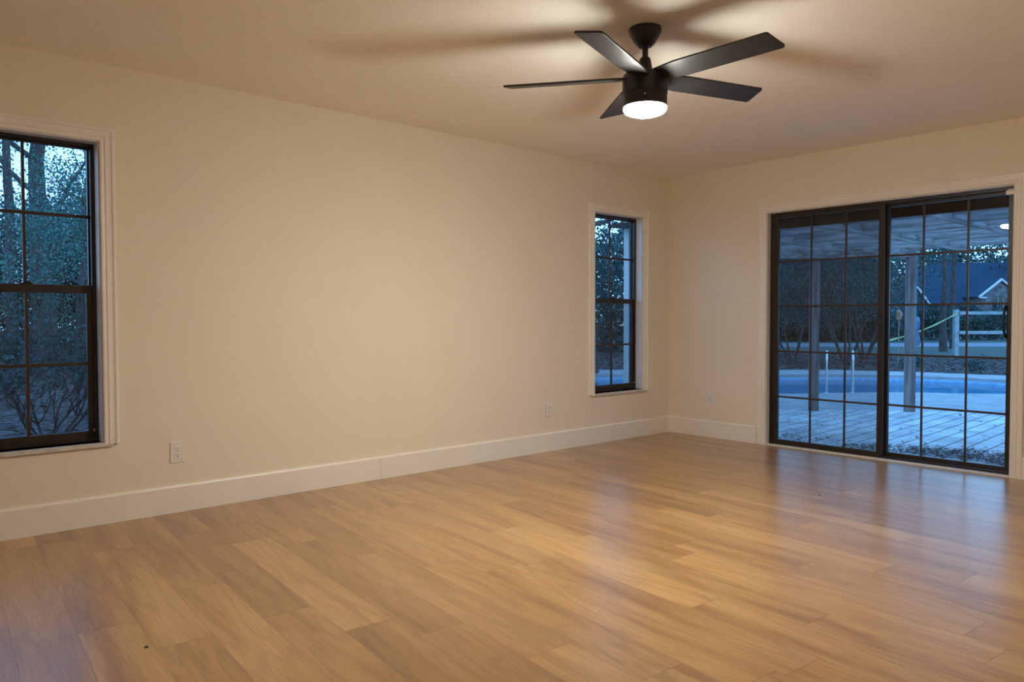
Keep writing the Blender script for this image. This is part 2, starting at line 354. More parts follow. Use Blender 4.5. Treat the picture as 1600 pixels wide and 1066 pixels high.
def window(name, o, rz_label):
    a0, a1, z0, z1 = o; w = thing(name, (0,0,0), kind='structure')
    casing(wl, (a0-.002, a1+.002, z0, z1+.0), CASE, z0-.010, M['trim'], w)
    # jamb liner
    j = MB(); j.box(a0-.001, a0+.006, -.135, .0, z0, z1, wl); j.box(a1-.006, a1+.001, -.135, .0, z0, z1, wl); j.box(a0+.006, a1-.006, -.135, .0, z1-.006, z1+.001, wl)
    j.build('jamb_liner', M['jamb'], w)
    s = MB(); s.box(a0, a1, -.09, .018, z0-.022, z0, wl); s.box(a0-.045, a0, .0005, .018, z0-.022, z0-.0105, wl); s.box(a1, a1+.045, .0005, .018, z0-.022, z0-.0105, wl)
    s.build('window_sill', M['sill'], w)
    b0, b1 = a0+.006, a1-.006; zt = z1-.006; zm = 1.25
    f = MB()  # master frame
    f.box(b0, b0+.020, -.135, -.072, z0, zt, wl); f.box(b1-.020, b1, -.135, -.072, z0, zt, wl)
    f.box(b0+.02, b1-.02, -.135, -.072, zt-.016, zt, wl); f.box(b0+.02, b1-.02, -.135, -.072, z0, z0+.030, wl)
    f.build('window_frame', M['bronze'], w, bevel=.0015)
    c = (b0+b1)/2
    # upper sash sits outside
    us = MB(); u0, u1 = b0+.020, b1-.020
    us.box(u0, u0+.008, -.128, -.106, zm, zt-.016, wl); us.box(u1-.008, u1, -.128, -.106, zm, zt-.016, wl)
    us.box(u0, u1, -.128, -.106, zt-.026, zt-.016, wl); us.box(u0, u1, -.128, -.100, zm-.012, zm+.024, wl)
    uo = us.build('upper_sash', M['bronze'], w, bevel=.001)
    mu = MB(); mu.box(c-.007, c+.007, -.124, -.110, zm+.024, zt-.026, wl); mu.box(u0+.008, c-.007, -.124, -.110, 1.640-.008, 1.640+.008, wl); mu.box(c+.007, u1-.008, -.124, -.110, 1.640-.008, 1.640+.008, wl)
    mu.build('muntin', M['muntin'], uo)
    g = MB(); g.box(u0+.004, u1-.004, -.1175, -.1165, zm+.01, zt-.02, wl); g.build('glass_pane', M['glass'], uo)
    ls = MB(); ls.box(u0, u0+.026, -.103, -.080, z0+.03, zm+.022, wl); ls.box(u1-.026, u1, -.103, -.080, z0+.03, zm+.022, wl)
    ls.box(u0+.026, u1-.026, -.103, -.078, zm-.020, zm+.022, wl); ls.box(u0+.026, u1-.026, -.103, -.080, z0+.03, z0+.056, wl)
    lo = ls.build('lower_sash', M['bronze'], w, bevel=.001)
    zc = .855
    mu = MB(); mu.box(c-.007, c+.007, -.099, -.086, z0+.056, zm-.020, wl); mu.box(u0+.026, c-.007, -.099, -.086, zc-.008, zc+.008, wl); mu.box(c+.007, u1-.026, -.099, -.086, zc-.008, zc+.008, wl)
    mu.build('muntin', M['muntin'], lo)
    g = MB(); g.box(u0+.02, u1-.02, -.0925, -.0915, z0+.05, zm-.01, wl); g.build('glass_pane', M['glass'], lo)
    sc = MB(); sc.box(u0+.001, u1-.001, -.1305, -.130, z0+.03, zm-.012, wl); sc.build('insect_screen', M['screen'], w)
    lk = MB(); lk.box(c-.03, c+.03, -.099, -.083, zm+.022, zm+.030, wl); lk.box(c-.012, c+.022, -.096, -.076, zm+.030, zm+.040, wl); lk.build('sash_lock', M['black'], lo, bevel=.002)
    for sz in (z0+.052, 1.19):
        t = MB(); t.box(u1-.004, u1+.004, -.080, -.072, sz, sz+.016, wl); t.build('tilt_latch', M['gold'] if sz < 1 else M['black'], lo, bevel=.001)
    return w
window('window_1', W1, ''); window('window_2', W2, '')

# ------------------------------------------------------------------ sliding door
def sliding_door():
    d = thing('door_1', (0,0,0), kind='structure'); a0, a1, z0, z1 = D1
    casing(wr, (a0-.002, a1+.002, 0, z1+.002), CASE, 0.0, M['trim'], d)
    j = MB(); j.box(a0-.001, a0+.006, -.14, .0, 0, z1, wr); j.box(a1-.006, a1+.001, -.14, .0, 0, z1, wr); j.box(a0+.006, a1-.006, -.14, .0, z1-.006, z1+.001, wr)
    j.build('jamb_liner', M['jamb'], d)
    th = MB(); th.box(a0+.006, a1-.006, -.05, .004, .0005, .008, wr); th.build('threshold_strip', M['trim'], d)
    b0, b1, zt = a0+.006, a1-.006, z1-.006
    f = MB()
    f.box(b0, b0+.024, -.135, -.048, .008, zt, wr); f.box(b1-.028, b1, -.135, -.048, .008, zt, wr)
    f.box(b0+.024, b1-.028, -.135, -.048, zt-.022, zt, wr); f.box(b0+.024, b1-.028, -.135, -.048, .008, .026, wr)
    f.box(b0+.024, b1-.028, -.0925, -.0895, .026, .036, wr)
    f.build('door_frame', M['bronze'], d, bevel=.0015)
    rows = (1.572, 1.193, .810, .420)
    def panel(name, p0, p1, dd0, dd1, sl, sr, cols, tilt=0.0):
        zb, zh = .026, zt-.022
        mb = MB(); mb.box(p0, p0+sr, dd0, dd1, zb, zh, wr); mb.box(p1-sl, p1, dd0, dd1, zb, zh, wr)
        mb.box(p0+sr, p1-sl, dd0, dd1, zh-.022, zh, wr); mb.box(p0+sr, p1-sl, dd0, dd1, zb, zb+.026, wr)
        o = mb.build(name, M['bronze'], d, bevel=.0015)
        mm = (dd0+dd1)/2; mu = MB(); g0, g1 = p0+sr, p1-sl
        for c in cols: mu.box(c-.0065, c+.0065, mm-.006, mm+.006, zb+.026, zh-.022, wr)
        ed = [g0, *[v for c in sorted(cols) for v in (c-.0065, c+.0065)], g1]
        for z in rows:
            for k in range(0, len(ed), 2): mu.box(ed[k], ed[k+1], mm-.006, mm+.006, z-.0075, z+.0075, wr)
        mu.build('muntin', M['muntin'], o)
        gl = MB(); m0, m1 = g0-.008, g1+.008; q = math.tan(tilt)*(m1-m0)/2
        K = 24 if tilt else 1          # slight bow, added so the fan lamp's reflection lands in this pane
        sag = abs(tilt)*(m1-m0)/4; prof = []
        for k in range(K+1):
            u = k/K*2-1; prof.append((m0+(m1-m0)*k/K, mm+sag*(1-u*u)-sag*.55))
        pts = [(a, dd-.0005) for a, dd in prof] + [(a, dd+.0005) for a, dd in reversed(prof)]
        n_ = len(pts); vs = [wr(a, dd, z) for z in (zb+.018, zh-.014) for a, dd in pts]
        fs = [(i, (i+1) % n_, n_+(i+1) % n_, n_+i) for i in range(n_)]
        for k in range(K): fs += [(k, k+1, n_-2-k, n_-1-k), (n_+n_-1-k, n_+n_-2-k, n_+k+1, n_+k)]
        gl.add(vs, fs)
        gl.build('glass_pane', M['glass'], o, smooth=bool(tilt))
        return o
    fixed = panel('fixed_panel', -1.985, b1-.028, -.078, -.052, .045, .045, (-1.394, -1.682))
    slide = panel('sliding_panel', b0+.024, -1.965, -.122, -.096, .040, .030, (-2.246, -2.544), GLASS_TILT)
    sc = MB(); sc.box(-1.975, b1-.03, -.1335, -.133, .026, zt-.022, wr)
    so = sc.build('insect_screen', M['screen'], d)
    e = MB(); e.box(-1.988, -1.975, -.134, -.125, .026, zt-.022, wr); e.box(b1-.040, b1-.030, -.134, -.125, .026, zt-.022, wr); e.build('screen_edge', M['gold'], so)
    # pull handle on the sliding panel
    hy = b0+.024+.018; hz0, hz1 = .955, 1.175
    h = MB(); h.box(hy-.012, hy+.012, -.096, -.089, hz0-.02, hz1+.02, wr); hb = h.build('handle', M['black'], slide, bevel=.002)
    g = MB(); pts = []
    for i in range(13):
        t = i/12; pts.append(wr(hy+.014+.008*math.sin(math.pi*t), -.089 + .034*min(1, math.sin(math.pi*t)*1.5), hz0+(hz1-hz0)*t))
    g.tube(pts, .0085, 10); g.build('handle_grip', M['black'], hb, smooth=True)
    return d
GLASS_TILT = math.radians(2.5)
sliding_door()

# white sensor at the head of the door
s = thing('door_sensor', (-.0, -2.815, 1.958), 'small white plastic door sensor at the top right corner of the sliding door', 'sensor')
m_ = MB(); m_.box(-.045, .018, -.048, -.012, -.026, .006, lambda a, dd, z: (-dd, a, z)); m_.build('sensor_body', M['plastic'], s, bevel=.009, seg=4)
m_ = MB(); m_.box(-.038, .010, -.047, -.030, .010, .016, lambda a, dd, z: (-dd, a, z)); m_.build('mounting_clip', M['plastic'], s, bevel=.002)

# ------------------------------------------------------------------ outlets
def outlet(label, T_, a, z):
    base = T_(a, 0, z); t = thing('wall_outlet', base, label, 'outlet', 'wall outlets')
    def TT(x, d, zz):
        p = T_(a+x, d, z+zz); return (p[0]-base[0], p[1]-base[1], p[2]-base[2])
    m = MB(); m.box(-.038, .038, .0002, .006, -.060, .060, TT); m.build('cover_plate', M['plastic'], t, bevel=.003, seg=3)
    m = MB(); m.box(-.017, .017, .006, .0078, -.034, .034, TT); m.build('receptacle', M['plastic'], t, bevel=.0008)
    r = t.children[-1]
    for s_ in (-1, 1):
        k = MB()
        k.box(-.0078, -.0052, .0078, .0082, s_*.017-.002, s_*.017+.007, TT); k.box(.0052, .0078, .0078, .0082, s_*.017-.001, s_*.017+.006, TT)
        pts = [TT(.0032*math.cos(q), .0080, s_*.017-.0085+.0032*math.sin(q)) for q in [2*math.pi*i/12 for i in range(12)]]
        k.add(pts, [tuple(range(12))]); k.build('socket_slots', M['slot'], r)
    for s_ in (-1, 1):
        k = MB(); pts = [TT(.003*math.cos(q), dd, s_*.047+.003*math.sin(q)) for dd in (.006, .0068) for q in [2*math.pi*i/12 for i in range(12)]]
        k.add(pts, [tuple(range(12, 24))]+[(i, (i+1)%12, 12+(i+1)%12, 12+i) for i in range(12)]); k.build('screw', M['plastic'], t)
    return t
outlet('white duplex outlet on the long wall, just right of the near window, nearest the camera', wl, -4.552, .341)
outlet('white duplex outlet on the long wall, below and left of the far small window', wl, -1.614, .346)
outlet('white duplex outlet on the short wall between the room corner and the sliding door', wr, -.472, .358)

# ------------------------------------------------------------------ ceiling fan
def fan():
    fx, fy = -3.127, -2.193
    t = thing('ceiling_fan', (fx, fy, 0), 'black five-blade ceiling fan with a glowing round white light', 'ceiling fan')
    m = MB(); m.lathe([(.074,2.440),(.075,2.432),(.074,2.424),(.068,2.408),(.055,2.385),(.042,2.368),(.034,2.360),(.031,2.357)]); m.build('canopy', M['black'], t, smooth=True)
    m = MB(); m.lathe([(.0135,2.362),(.0135,2.28)], 24); m.build('downrod', M['black'], t, smooth=True)
    m = MB(); m.lathe([(.016,2.309),(.023,2.303),(.026,2.296),(.036,2.240),(.040,2.226),(.044,2.2235)], 32); m.build('rod_cover', M['black'], t, smooth=True)
    m = MB(); m.lathe([(.060,2.228),(.098,2.226),(.104,2.221),(.1045,2.150),(.1045,2.137)]); h = m.build('motor_housing', M['black'], t, smooth=True)
    m = MB(); m.lathe([(.1015,2.137),(.1015,2.080),(.0985,2.076)]); lk = m.build('light_collar', M['black'], t, smooth=True)
    m = MB(); m.lathe([(.0985,2.079),(.0995,2.073),(.0985,2.064),(.093,2.055),(.080,2.048),(.056,2.040),(.030,2.0365),(.004,2.036)], 48); m.build('light_dome', M['lamp'], t, smooth=True)
    a_ = math.radians(-141.4); q_ = (.1015*math.cos(a_), .1015*math.sin(a_), 2.113)
    m = MB(); m.tube([(q_[0]*.985, q_[1]*.985, q_[2]), (q_[0]*1.03, q_[1]*1.03, q_[2])], .0035, 12); m.build('pale_dot', M['plastic'], lk, smooth=True)  # tiny pale dot on the collar, on the side facing the camera
    # blades
    R0, R1, w0, w1 = .070, .665, .050, .066; pitch = math.radians(-12.5)
    for k in range(5):
        a = math.radians(-161.2 + 72*k)
        b = bmesh.new(); out = [(R0, -w0)]
        out += [(.20, -w1)]
        rc = .014; e = R1
        for (cx, cy, a0) in ((e-.012-rc, -w1+rc, -90), (e-rc, w1-rc, 0)):
            for i in range(6): 
                q = math.radians(a0 + 18*i); out.append((cx+rc*math.cos(q), cy+rc*math.sin(q)))
        out += [(.20, w1), (R0, w0)]
        n = len(out); th = .0045
        mb = MB()
        vs = [(x, y, z) for z in (-th, th) for x, y in out]
        # keep the blade root level-ish inside the housing while the rest is pitched
        def tw(x, y, z):
            c, s_ = math.cos(pitch), math.sin(pitch); y2, z2 = y*c - z*s_, y*s_ + z*c
            return (x*math.cos(a)-y2*math.sin(a), x*math.sin(a)+y2*math.cos(a), z2+2.212)
        mb.add([tw(*v) for v in vs], [tuple(range(n)), tuple(range(2*n-1, n-1, -1))] + [(i, (i+1)%n, n+(i+1)%n, n+i) for i in range(n)])
        bo = mb.build('blade', M['blade'], t, bevel=.0015)
    return t
fan()

# crumbs left on the floor
for i, (x, y, lab) in enumerate([(-.516, -.912, 'tiny dark crumb on the floor near the short baseboard'), (-1.463, -2.237, 'tiny dark crumb on the floor in front of the sliding door'), (-5.218, -1.778, 'tiny dark crumb on the floor in the near left of the room')]):
    m = MB(); rd = random.Random(i); pts = [(x+.006*math.cos(q)*rd.uniform(.6,1.2), y+.005*math.sin(q)*rd.uniform(.6,1.2), z) for z in (0.0004, .0035) for q in [k*math.pi/4 for k in range(8)]]
    m.add(pts, [tuple(range(8)), tuple(range(15, 7, -1))]+[(k, (k+1)%8, 8+(k+1)%8, 8+k) for k in range(8)])
    tag(m.build('floor_crumb', M['slot'], origin=(x, y, 0)), lab, 'crumb')

# ================================================================== outside
GZ = -.14
PC = Vector((7.6, 2.2))
near = [(3.3,5.6),(3.6,4.4),(4.3,3.0),(5.0,1.75),(5.75,1.25),(6.5,.78),(6.95,.35),(7.25,-.2),(7.6,-.62),(8.2,-1.05),(9.0,-1.45),(9.9,-1.35),(10.5,-.8),(10.8,.1),(10.85,1.0),(10.6,2.0),(9.9,3.0),(8.9,3.75),(7.8,4.9),(6.7,6.0),(5.6,6.6),(4.5,6.7),(3.7,6.4)]
deckp = [(.14,-6.5),(.14,2.6),(1.2,3.0),(2.0,4.2),(2.2,6.2),(3.0,7.6),(5.0,8.1),(7.3,7.4),(9.4,5.3),(11.2,3.7),(11.9,2.0),(12.1,.4),(11.9,-1.2),(11.2,-2.6),(9.8,-4.0),(9,-6.5)]
def polar(poly, ang, smooth_=0):
    best = 0
    d = Vector((math.cos(ang), math.sin(ang)))
    for i in range(len(poly)):
        a = Vector(poly[i])-PC; b = Vector(poly[(i+1) % len(poly)])-PC; e = b-a
        den = d.x*e.y - d.y*e.x
        if abs(den) < 1e-9: continue
        t = (a.x*e.y - a.y*e.x)/den; s_ = (a.x*d.y - a.y*d.x)/den
        if t > 0 and -1e-6 <= s_ <= 1+1e-6: best = max(best, t)
    return best
NA = 180
angs = [2*math.pi*i/NA for i in range(NA)]
rp = [polar(near, a) for a in angs]
for _ in range(6): rp = [(rp[i-1]+rp[i]*2+rp[(i+1) % NA])/4 for i in range(NA)]
rd_ = [polar(deckp, a) for a in angs]
def ring_pts(rs, z): return [(PC.x+r*math.cos(a), PC.y+r*math.sin(a), z) for r, a in zip(rs, angs)]
def strip(mb, A, B, m=0):
    n = len(A); mb.add(A+B, [(i, (i+1) % n, n+(i+1) % n, n+i) for i in range(n)], m)
mb = MB(); strip(mb, ring_pts([r+.005 for r in rp], -.10), ring_pts(rd_, -.10)); strip(mb, ring_pts(rd_, -.10), ring_pts(rd_, -.2)); strip(mb, ring_pts([r+.005 for r in rp], -.10), ring_pts([r+.005 for r in rp], -.16))
tag(mb.build('pool_deck', M['deck']), kind='structure')
pool = thing('swimming_pool', (PC.x, PC.y, -1.5), 'freeform in-ground swimming pool with blue water beyond the paved patio', 'swimming pool')
def lp(ps): return [(x-PC.x, y-PC.y, z+1.5) for x, y, z in ps]
mb = MB(); strip(mb, lp(ring_pts([r-.0 for r in rp], -.32)), lp(ring_pts([r-.3 for r in rp], -1.4)));
c0 = lp(ring_pts([r-.3 for r in rp], -1.4)); mb.add(c0, [tuple(range(NA))]); mb.build('pool_shell', M['poolwall'], pool)
mb = MB(); strip(mb, lp(ring_pts(rp, -.16)), lp(ring_pts(rp, -.32))); strip(mb, lp(ring_pts(rp, -.16)), lp(ring_pts([r+.06 for r in rp], -.16))); mb.build('waterline_tile', M['tile'], pool)
mb = MB(); mb.add(lp(ring_pts([r-.001 for r in rp], -.21)), [tuple(range(NA))]); mb.build('pool_water', M['water'], pool)
# ground beyond the deck: leaf litter, then lawn
def ground(name, ra, rb, za, zb, m, kind='structure'):
    mb = MB(); strip(mb, ring_pts(ra, za), ring_pts(rb, zb)); return tag(mb.build(name, m), kind=kind)
ground('leaf_litter_ground', [r-.02 for r in rd_], [max(r+.5, 14.5) for r in rd_], GZ, GZ-.02, M['mulch'])
ground('lawn', [14.5]*NA, [95]*NA, GZ-.02, GZ-.02, M['lawn'])
# street beyond the leaf litter
mb = MB(); d1 = Vector((.749, -.663)); c = Vector((29.0, 11.3)); nrm = Vector((.663, .749))
P = [c+d1*s+nrm*k for s, k in ((-24,-2.2),(14,-2.2),(14,2.6),(-24,2.6))]; mb.add([(p.x, p.y, z) for z in (GZ-.03, GZ+.01) for p in P], [(0,1,2,3),(7,6,5,4),(0,4,5,1),(1,5,6,2),(2,6,7,3),(3,7,4,0)])
tag(mb.build('street_paving', M['road']), kind='structure')
# paver patio by the door
mb = MB(); pat = [(.141,-6.4),(.141,1.5),(2.2,1.35),(3.6,.15),(4.45,-.75),(5.2,-1.9),(6.4,-6.4)]
n = len(pat); mb.add([(x, y, z) for z in (-.15, -.094) for x, y in pat], [tuple(range(n)), tuple(range(2*n-1, n-1, -1))]+[(i, (i+1)%n, n+(i+1)%n, n+i) for i in range(n)])
tag(mb.build('paver_patio', M['paver']), kind='structure')

# fallen leaves on the patio: nobody could count them
def leaf_quads(P, size, seed, flat=False, fold=.25):
    """numpy: one small four-cornered leaf at each point"""
    rs = np.random.RandomState(seed); n = len(P); P = np.asarray(P, float)
    if flat:
        az = rs.rand(n)*2*np.pi; a = np.stack([np.cos(az), np.sin(az), rs.normal(0,.18,n)], 1); b = np.stack([-np.sin(az), np.cos(az), rs.normal(0,.18,n)], 1)
    else:
        a = rs.normal(size=(n,3)); a /= np.linalg.norm(a, axis=1, keepdims=True); b = np.cross(a, rs.normal(size=(n,3))); b /= np.linalg.norm(b, axis=1, keepdims=True)
    s = (size*(.6+.8*rs.rand(n)))[:, None]; nn = np.cross(a, b)
    V = np.stack([P-a*s*.5, P+b*s*.27+nn*s*.06, P+a*s*.5, P-b*s*.27+nn*s*.06], 1).reshape(-1, 3)
    return V
def mesh_quads(name, V, m, parent=None, loc=(0,0,0)):
    n = len(V)//4; me = bpy.data.meshes.new(name); me.vertices.add(len(V)); me.vertices.foreach_set('co', np.asarray(V, np.float32).ravel())
    me.loops.add(n*4); me.loops.foreach_set('vertex_index', np.arange(n*4, dtype=np.int32)); me.polygons.add(n)
    me.polygons.foreach_set('loop_start', np.arange(0, n*4, 4, dtype=np.int32)); me.update(calc_edges=True); me.validate()
    me.materials.append(m); o = bpy.data.objects.new(name, me); COL.objects.link(o); o.location = loc
    if parent: o.parent = parent
    return o
rs = np.random.RandomState(3); n = 10000
yy = rs.uniform(-6, 1.0, n); xc = 1.12+.10*np.sin(yy*2.1)+.06*np.sin(yy*5.3)
amt = np.clip((-yy-1.0)/1.3, .10, 1.25); xx = xc+rs.normal(0, .19, n)*(.6+.5*amt); keep = rs.rand(n) < amt*.8
xy = np.stack([xx[keep], yy[keep]], 1); xy = xy[xy[:,0] > .2]
rows = rs.randint(0, 30, 1500); t_ = rs.uniform(.2, 5.4, 1500); y_ = 1.2-rows*.165*1.0+rs.normal(0, .02, 1500)      # caught along the joints
xy2 = np.stack([t_, y_+.05*(t_-.2)], 1); xy2 = xy2[(xy2[:,0]+xy2[:,1] < 3.2) & (rs.rand(len(xy2)) < np.clip(1.1-xy2[:,0]*.2, .1, 1)*.75)]
xy = np.vstack([xy, xy2])
P = np.column_stack([xy, np.full(len(xy), -.083)])
tag(mesh_quads('fallen_leaves', leaf_quads(P, .040, 4, True), M['leafdry']), 'dry brown fallen leaves scattered over the patio pavers', 'leaves', kind='stuff')
# litter on the ground
rs = np.random.RandomState(8); r_ = rs.uniform(0, 1, 26000)**.6
az = rs.uniform(math.radians(8), math.radians(97), 26000); R_ = 8+r_*20
P = np.column_stack([CAM.x+R_*np.cos(az), CAM.y+R_*np.sin(az), np.full(26000, GZ+.015)])
def inside(pl, x, y):
    ins = np.zeros(len(x), bool); j = len(pl)-1
    for i in range(len(pl)):
        xi, yi = pl[i]; xj, yj = pl[j]; c = ((yi > y) != (yj > y)) & (x < (xj-xi)*(y-yi)/(yj-yi+1e-12)+xi); ins ^= c; j = i
    return ins
P = P[~inside(deckp, P[:,0], P[:,1]) & (P[:,1] > .5)]
tag(mesh_quads('leaf_litter', leaf_quads(P, .13, 9, True), M['leafdry']), 'dry fallen leaves covering the ground around the pool and house', 'leaf litter', kind='stuff')

# ------------------------------------------------------------------ house exterior: eave
mb = MB(); mb.box(.14, .62, -6.5, .9, 2.06, 2.09); tag(mb.build('trim_1', M['soffit']), kind='structure')
mb = MB(); mb.box(.60, .645, -6.5, .9, 1.925, 2.15); tag(mb.build('trim_2', M['fascia']), kind='structure')
# roof slab above, keeps sky light off the outside of the ceiling
mb = MB(); mb.box(XB-.5, .64, YF-.6, .95, H+.13, H+.2); tag(mb.build('roof', M['soffit']), kind='structure')
# pale square post outside the small window
mb = MB(); mb.box(-.036, .036, -.036, .036, 0, 2.70); mb.box(-.05, .05, -.05, .05, 0, .12); tag(mb.build('eave_post', M['paletrim'], origin=(0,0,0), bevel=.003, loc=(.42,.85,GZ)), 'pale square post just outside the small window by the room corner', 'post')

# ------------------------------------------------------------------ pergola
pg = thing('pergola', (2.5, 0, -.094), 'weathered wooden pergola over the patio outside the sliding door', 'pergola')
def pl_(x, y, z): return (x-2.5, y, z+.094)
posts = [(3.38, .24), (4.17, -.63)]
for (x, y) in posts:
    m = MB(); q = math.radians(-46.7); ca, sa = math.cos(q), math.sin(q); h = .052
    c4_ = [(x+ca*a-sa*b, y+sa*a+ca*b) for a, b in ((-h,-h),(h,-h),(h,h),(-h,h))]
    m.add([pl_(px, py, z) for z in (-.094, 1.862) for px, py in c4_], [(0,1,2,3),(7,6,5,4),(0,4,5,1),(1,5,6,2),(2,6,7,3),(3,7,4,0)]); m.build('post', M['wood_up'], pg, bevel=.004)
m = MB(); dq = Vector((.686, -.727)); A = Vector((3.38,.24))-dq*1.9; B = Vector((4.17,-.63))+dq*.06; nq = Vector((.727,.686))*.045
c4_ = [A-nq, B-nq, B+nq, A+nq]; m.add([pl_(p.x, p.y, z) for z in (1.862, 1.975) for p in c4_], [(0,1,2,3),(7,6,5,4),(0,4,5,1),(1,5,6,2),(2,6,7,3),(3,7,4,0)]); m.build('beam', M['wood'], pg, bevel=.004)
rdm = random.Random(2)
for i, x in enumerate([.86, 1.30, 1.75, 2.2, 2.66, 3.12, 3.60, 4.08, 4.5]):
    m = MB(); yt = min(.95+(x-.86)*.75, 2.9-(x-.86)*.42); dz = rdm.uniform(-.012, .012)
    b = [pl_(x-.019, -5.8, 2.0), ]
    zz = 1.978+.0*x+dz
    m.box(x-.019-2.5, x+.019-2.5, -5.8, yt, zz+.094, zz+.14+.094); m.build('purlin', M['wood'], pg, bevel=.003)
for y, x1 in ((-2.03, 4.85), (-1.07, 4.75), (-.10, 3.9), (-3.3, 5.0)):
    m = MB(); m.box(.646-2.5, x1-2.5, y-.019, y+.019, 1.935+.094, 2.058+.094); m.build('rafter', M['wood_x'], pg, bevel=.003)

# ------------------------------------------------------------------ pool rails
def rail(x, y, label):
    d = Vector((.90, .44)); pts = [(0,0,0),(0,0,.30),(.01,.01,.52)]
    for i in range(9):
        q = math.pi*i/8; r = .20; cx = .01+r - r*math.cos(q); pts.append((d.x*cx, d.y*cx, .52+.15*math.sin(q)))
    e = .01+2*.20; pts += [(d.x*(e+.02), d.y*(e+.02), .2), (d.x*(e+.03), d.y*(e+.03), -.30)]
    t = thing('pool_handrail', (x, y, -.10), label, 'handrail')
    m = MB(); m.tube(pts, .016, 12, False); m.build('rail_tube', M['steel'], t, smooth=True)
    m = MB(); m.lathe([(.05,0),(.05,.012),(.026,.02)], 20); m.build('base_flange', M['steel'], t, smooth=True)
rail(5.70, 1.19, 'curved steel pool handrail nearer the left pergola post')
rail(6.03, .92, 'curved steel pool handrail farther right, in front of the water')

# ------------------------------------------------------------------ fence, tape, street things
def plane_box(m, c, d, half, t, z0, z1, off=(0,0)):
    d = Vector(d).normalized(); nn = Vector((-d.y, d.x)); c = Vector(c)
    q = [c+d*a+nn*b for a, b in ((half[0],-t),(half[1],-t),(half[1],t),(half[0],t))]
    m.add([(p.x-off[0], p.y-off[1], z) for z in (z0, z1) for p in q], [(0,1,2,3),(7,6,5,4),(0,4,5,1),(1,5,6,2),(2,6,7,3),(3,7,4,0)])
FD = (.749, -.663); FP = (20.52, 4.16)
fn = thing('rail_fence', (FP[0], FP[1], GZ), 'pale two-rail wooden fence beyond the pool, starting at a short post', 'fence')
for k in range(3):
    m = MB(); plane_box(m, (FP[0]+FD[0]*2.9*k, FP[1]+FD[1]*2.9*k), FD, (-.07,.07), .07, 0, 1.50, FP); m.build('post', M['fence'], fn, bevel=.01)
for z in (.78, 1.40):
    m = MB(); plane_box(m, FP, FD, (.05, 6.2), .03, z-.05, z+.05, FP); o = m.build('rail', M['fence'], fn); o.location = (-.0663*1, -.0749*1, 0)
m = MB(); pts = []
a, b = Vector((16.81,4.79,.43)), Vector((20.44,4.08,1.26))
for i in range(17):
    t = i/16; p = a.lerp(b, t); p.z -= .10*math.sin(math.pi*t); pts.append(p)
vs = []; fs = []
for i, p in enumerate(pts):
    w = .020*(1+.4*math.sin(i*1.3)); vs += [p+Vector((.01*math.sin(i),0,w)), p-Vector((.01*math.sin(i),0,w)), p-Vector((-.006,-.006,w)), p+Vector((.006,.006,w))]
for i in range(16):
    for q in range(4): fs.append((i*4+q, i*4+(q+1)%4, i*4+4+(q+1)%4, i*4+4+q))
m.add(vs, fs); tag(m.build('barrier_tape', M['tape']), 'yellow-green barrier tape slanting up to the fence post', 'tape')
m = MB(); m.tube([(16.72,4.86,GZ),(16.72,4.86,.5)], .03, 8); tag(m.build('wooden_stake', M['wood']), 'short wooden stake in the shrubs at the low end of the tape', 'stake')
# hanging ornament and blue cloth
t = thing('garden_ornament', (15.0, 3.74, GZ), 'small brown and white ornament on a thin stake beyond the right pergola post', 'ornament')
m = MB(); m.tube([(0,0,0),(0,0,1.22)], .012, 8); m.build('stake', M['wood'], t)
m = MB(); m.lathe([(.015,1.18),(.05,1.20),(.075,1.27),(.08,1.34),(.07,1.41),(.035,1.45),(.01,1.46)], 20); m.build('body', M['brownwhite'], t, smooth=True)
m = MB(); rows_ = []
for i in range(9):
    for j in range(5):
        z = 1.27-.10*i; w = .09*(1-.04*i)+.03*math.sin(i*1.1); s_ = (j-2)/2; rows_.append((s_*w*.75, -s_*w*.66+.03*math.sin(j*2+i*.6), z))
m.add(rows_, [(i*5+j, i*5+j+1, i*5+6+j, i*5+5+j) for i in range(8) for j in range(4)])
o = m.build('blue_cloth', M['blue'], origin=(0,0,0), loc=(16.41, 3.82, GZ), smooth=True); md = o.modifiers.new('solid', 'SOLIDIFY'); md.thickness = .012
tag(o, 'blue and white cloth hanging on a post just right of the pergola post', 'cloth')
m = MB(); m.tube([(0,0,0),(0,0,1.3)], .02, 8); o = m.build('thin_post', M['wood'], origin=(0,0,0), loc=(16.46,3.88,GZ)); tag(o, 'thin wooden post carrying the blue cloth', 'post')

# ------------------------------------------------------------------ neighbour's house
hs = thing('neighbour_house', (62, 17, GZ), "large neighbour's house with a dark hipped roof behind the fence", 'house')
ex = Vector((.742, -.670, 0)); ey = Vector((.670, .742, 0)); HO = Vector((60.0, 18.2, 0))
def hp(a, b, z): p = HO+ex*a+ey*b; return (p.x-62, p.y-17, z)
def hbox(m, a0, a1, b0, b1, z0, z1): m.box(a0, a1, b0, b1, z0, z1, hp)
m = MB(); hbox(m, -1.2, 22, .6, 9, 0, 2.45); m.build('wall', M['stone'], hs)
m = MB()  # hip roof
m.add([hp(-2.3,0,2.40), hp(23,0,2.40), hp(23,10,2.40), hp(-2.3,10,2.40), hp(1.6,4.6,6.0), hp(19,4.6,6.15), hp(-2.3,0,2.30), hp(23,0,2.30), hp(23,10,2.30), hp(-2.3,10,2.30)],
      [(0,1,5,4),(1,2,5),(2,3,4,5),(3,0,4),(6,9,8,7),(0,6,7,1),(1,7,8,2),(2,8,9,3),(3,9,6,0)])
m.build('roof', M['roof'], hs)
m = MB(); hbox(m, -2.4, 23, -.06, .04, 2.30, 2.42); m.build('eave_trim', M['paletrim'], hs)
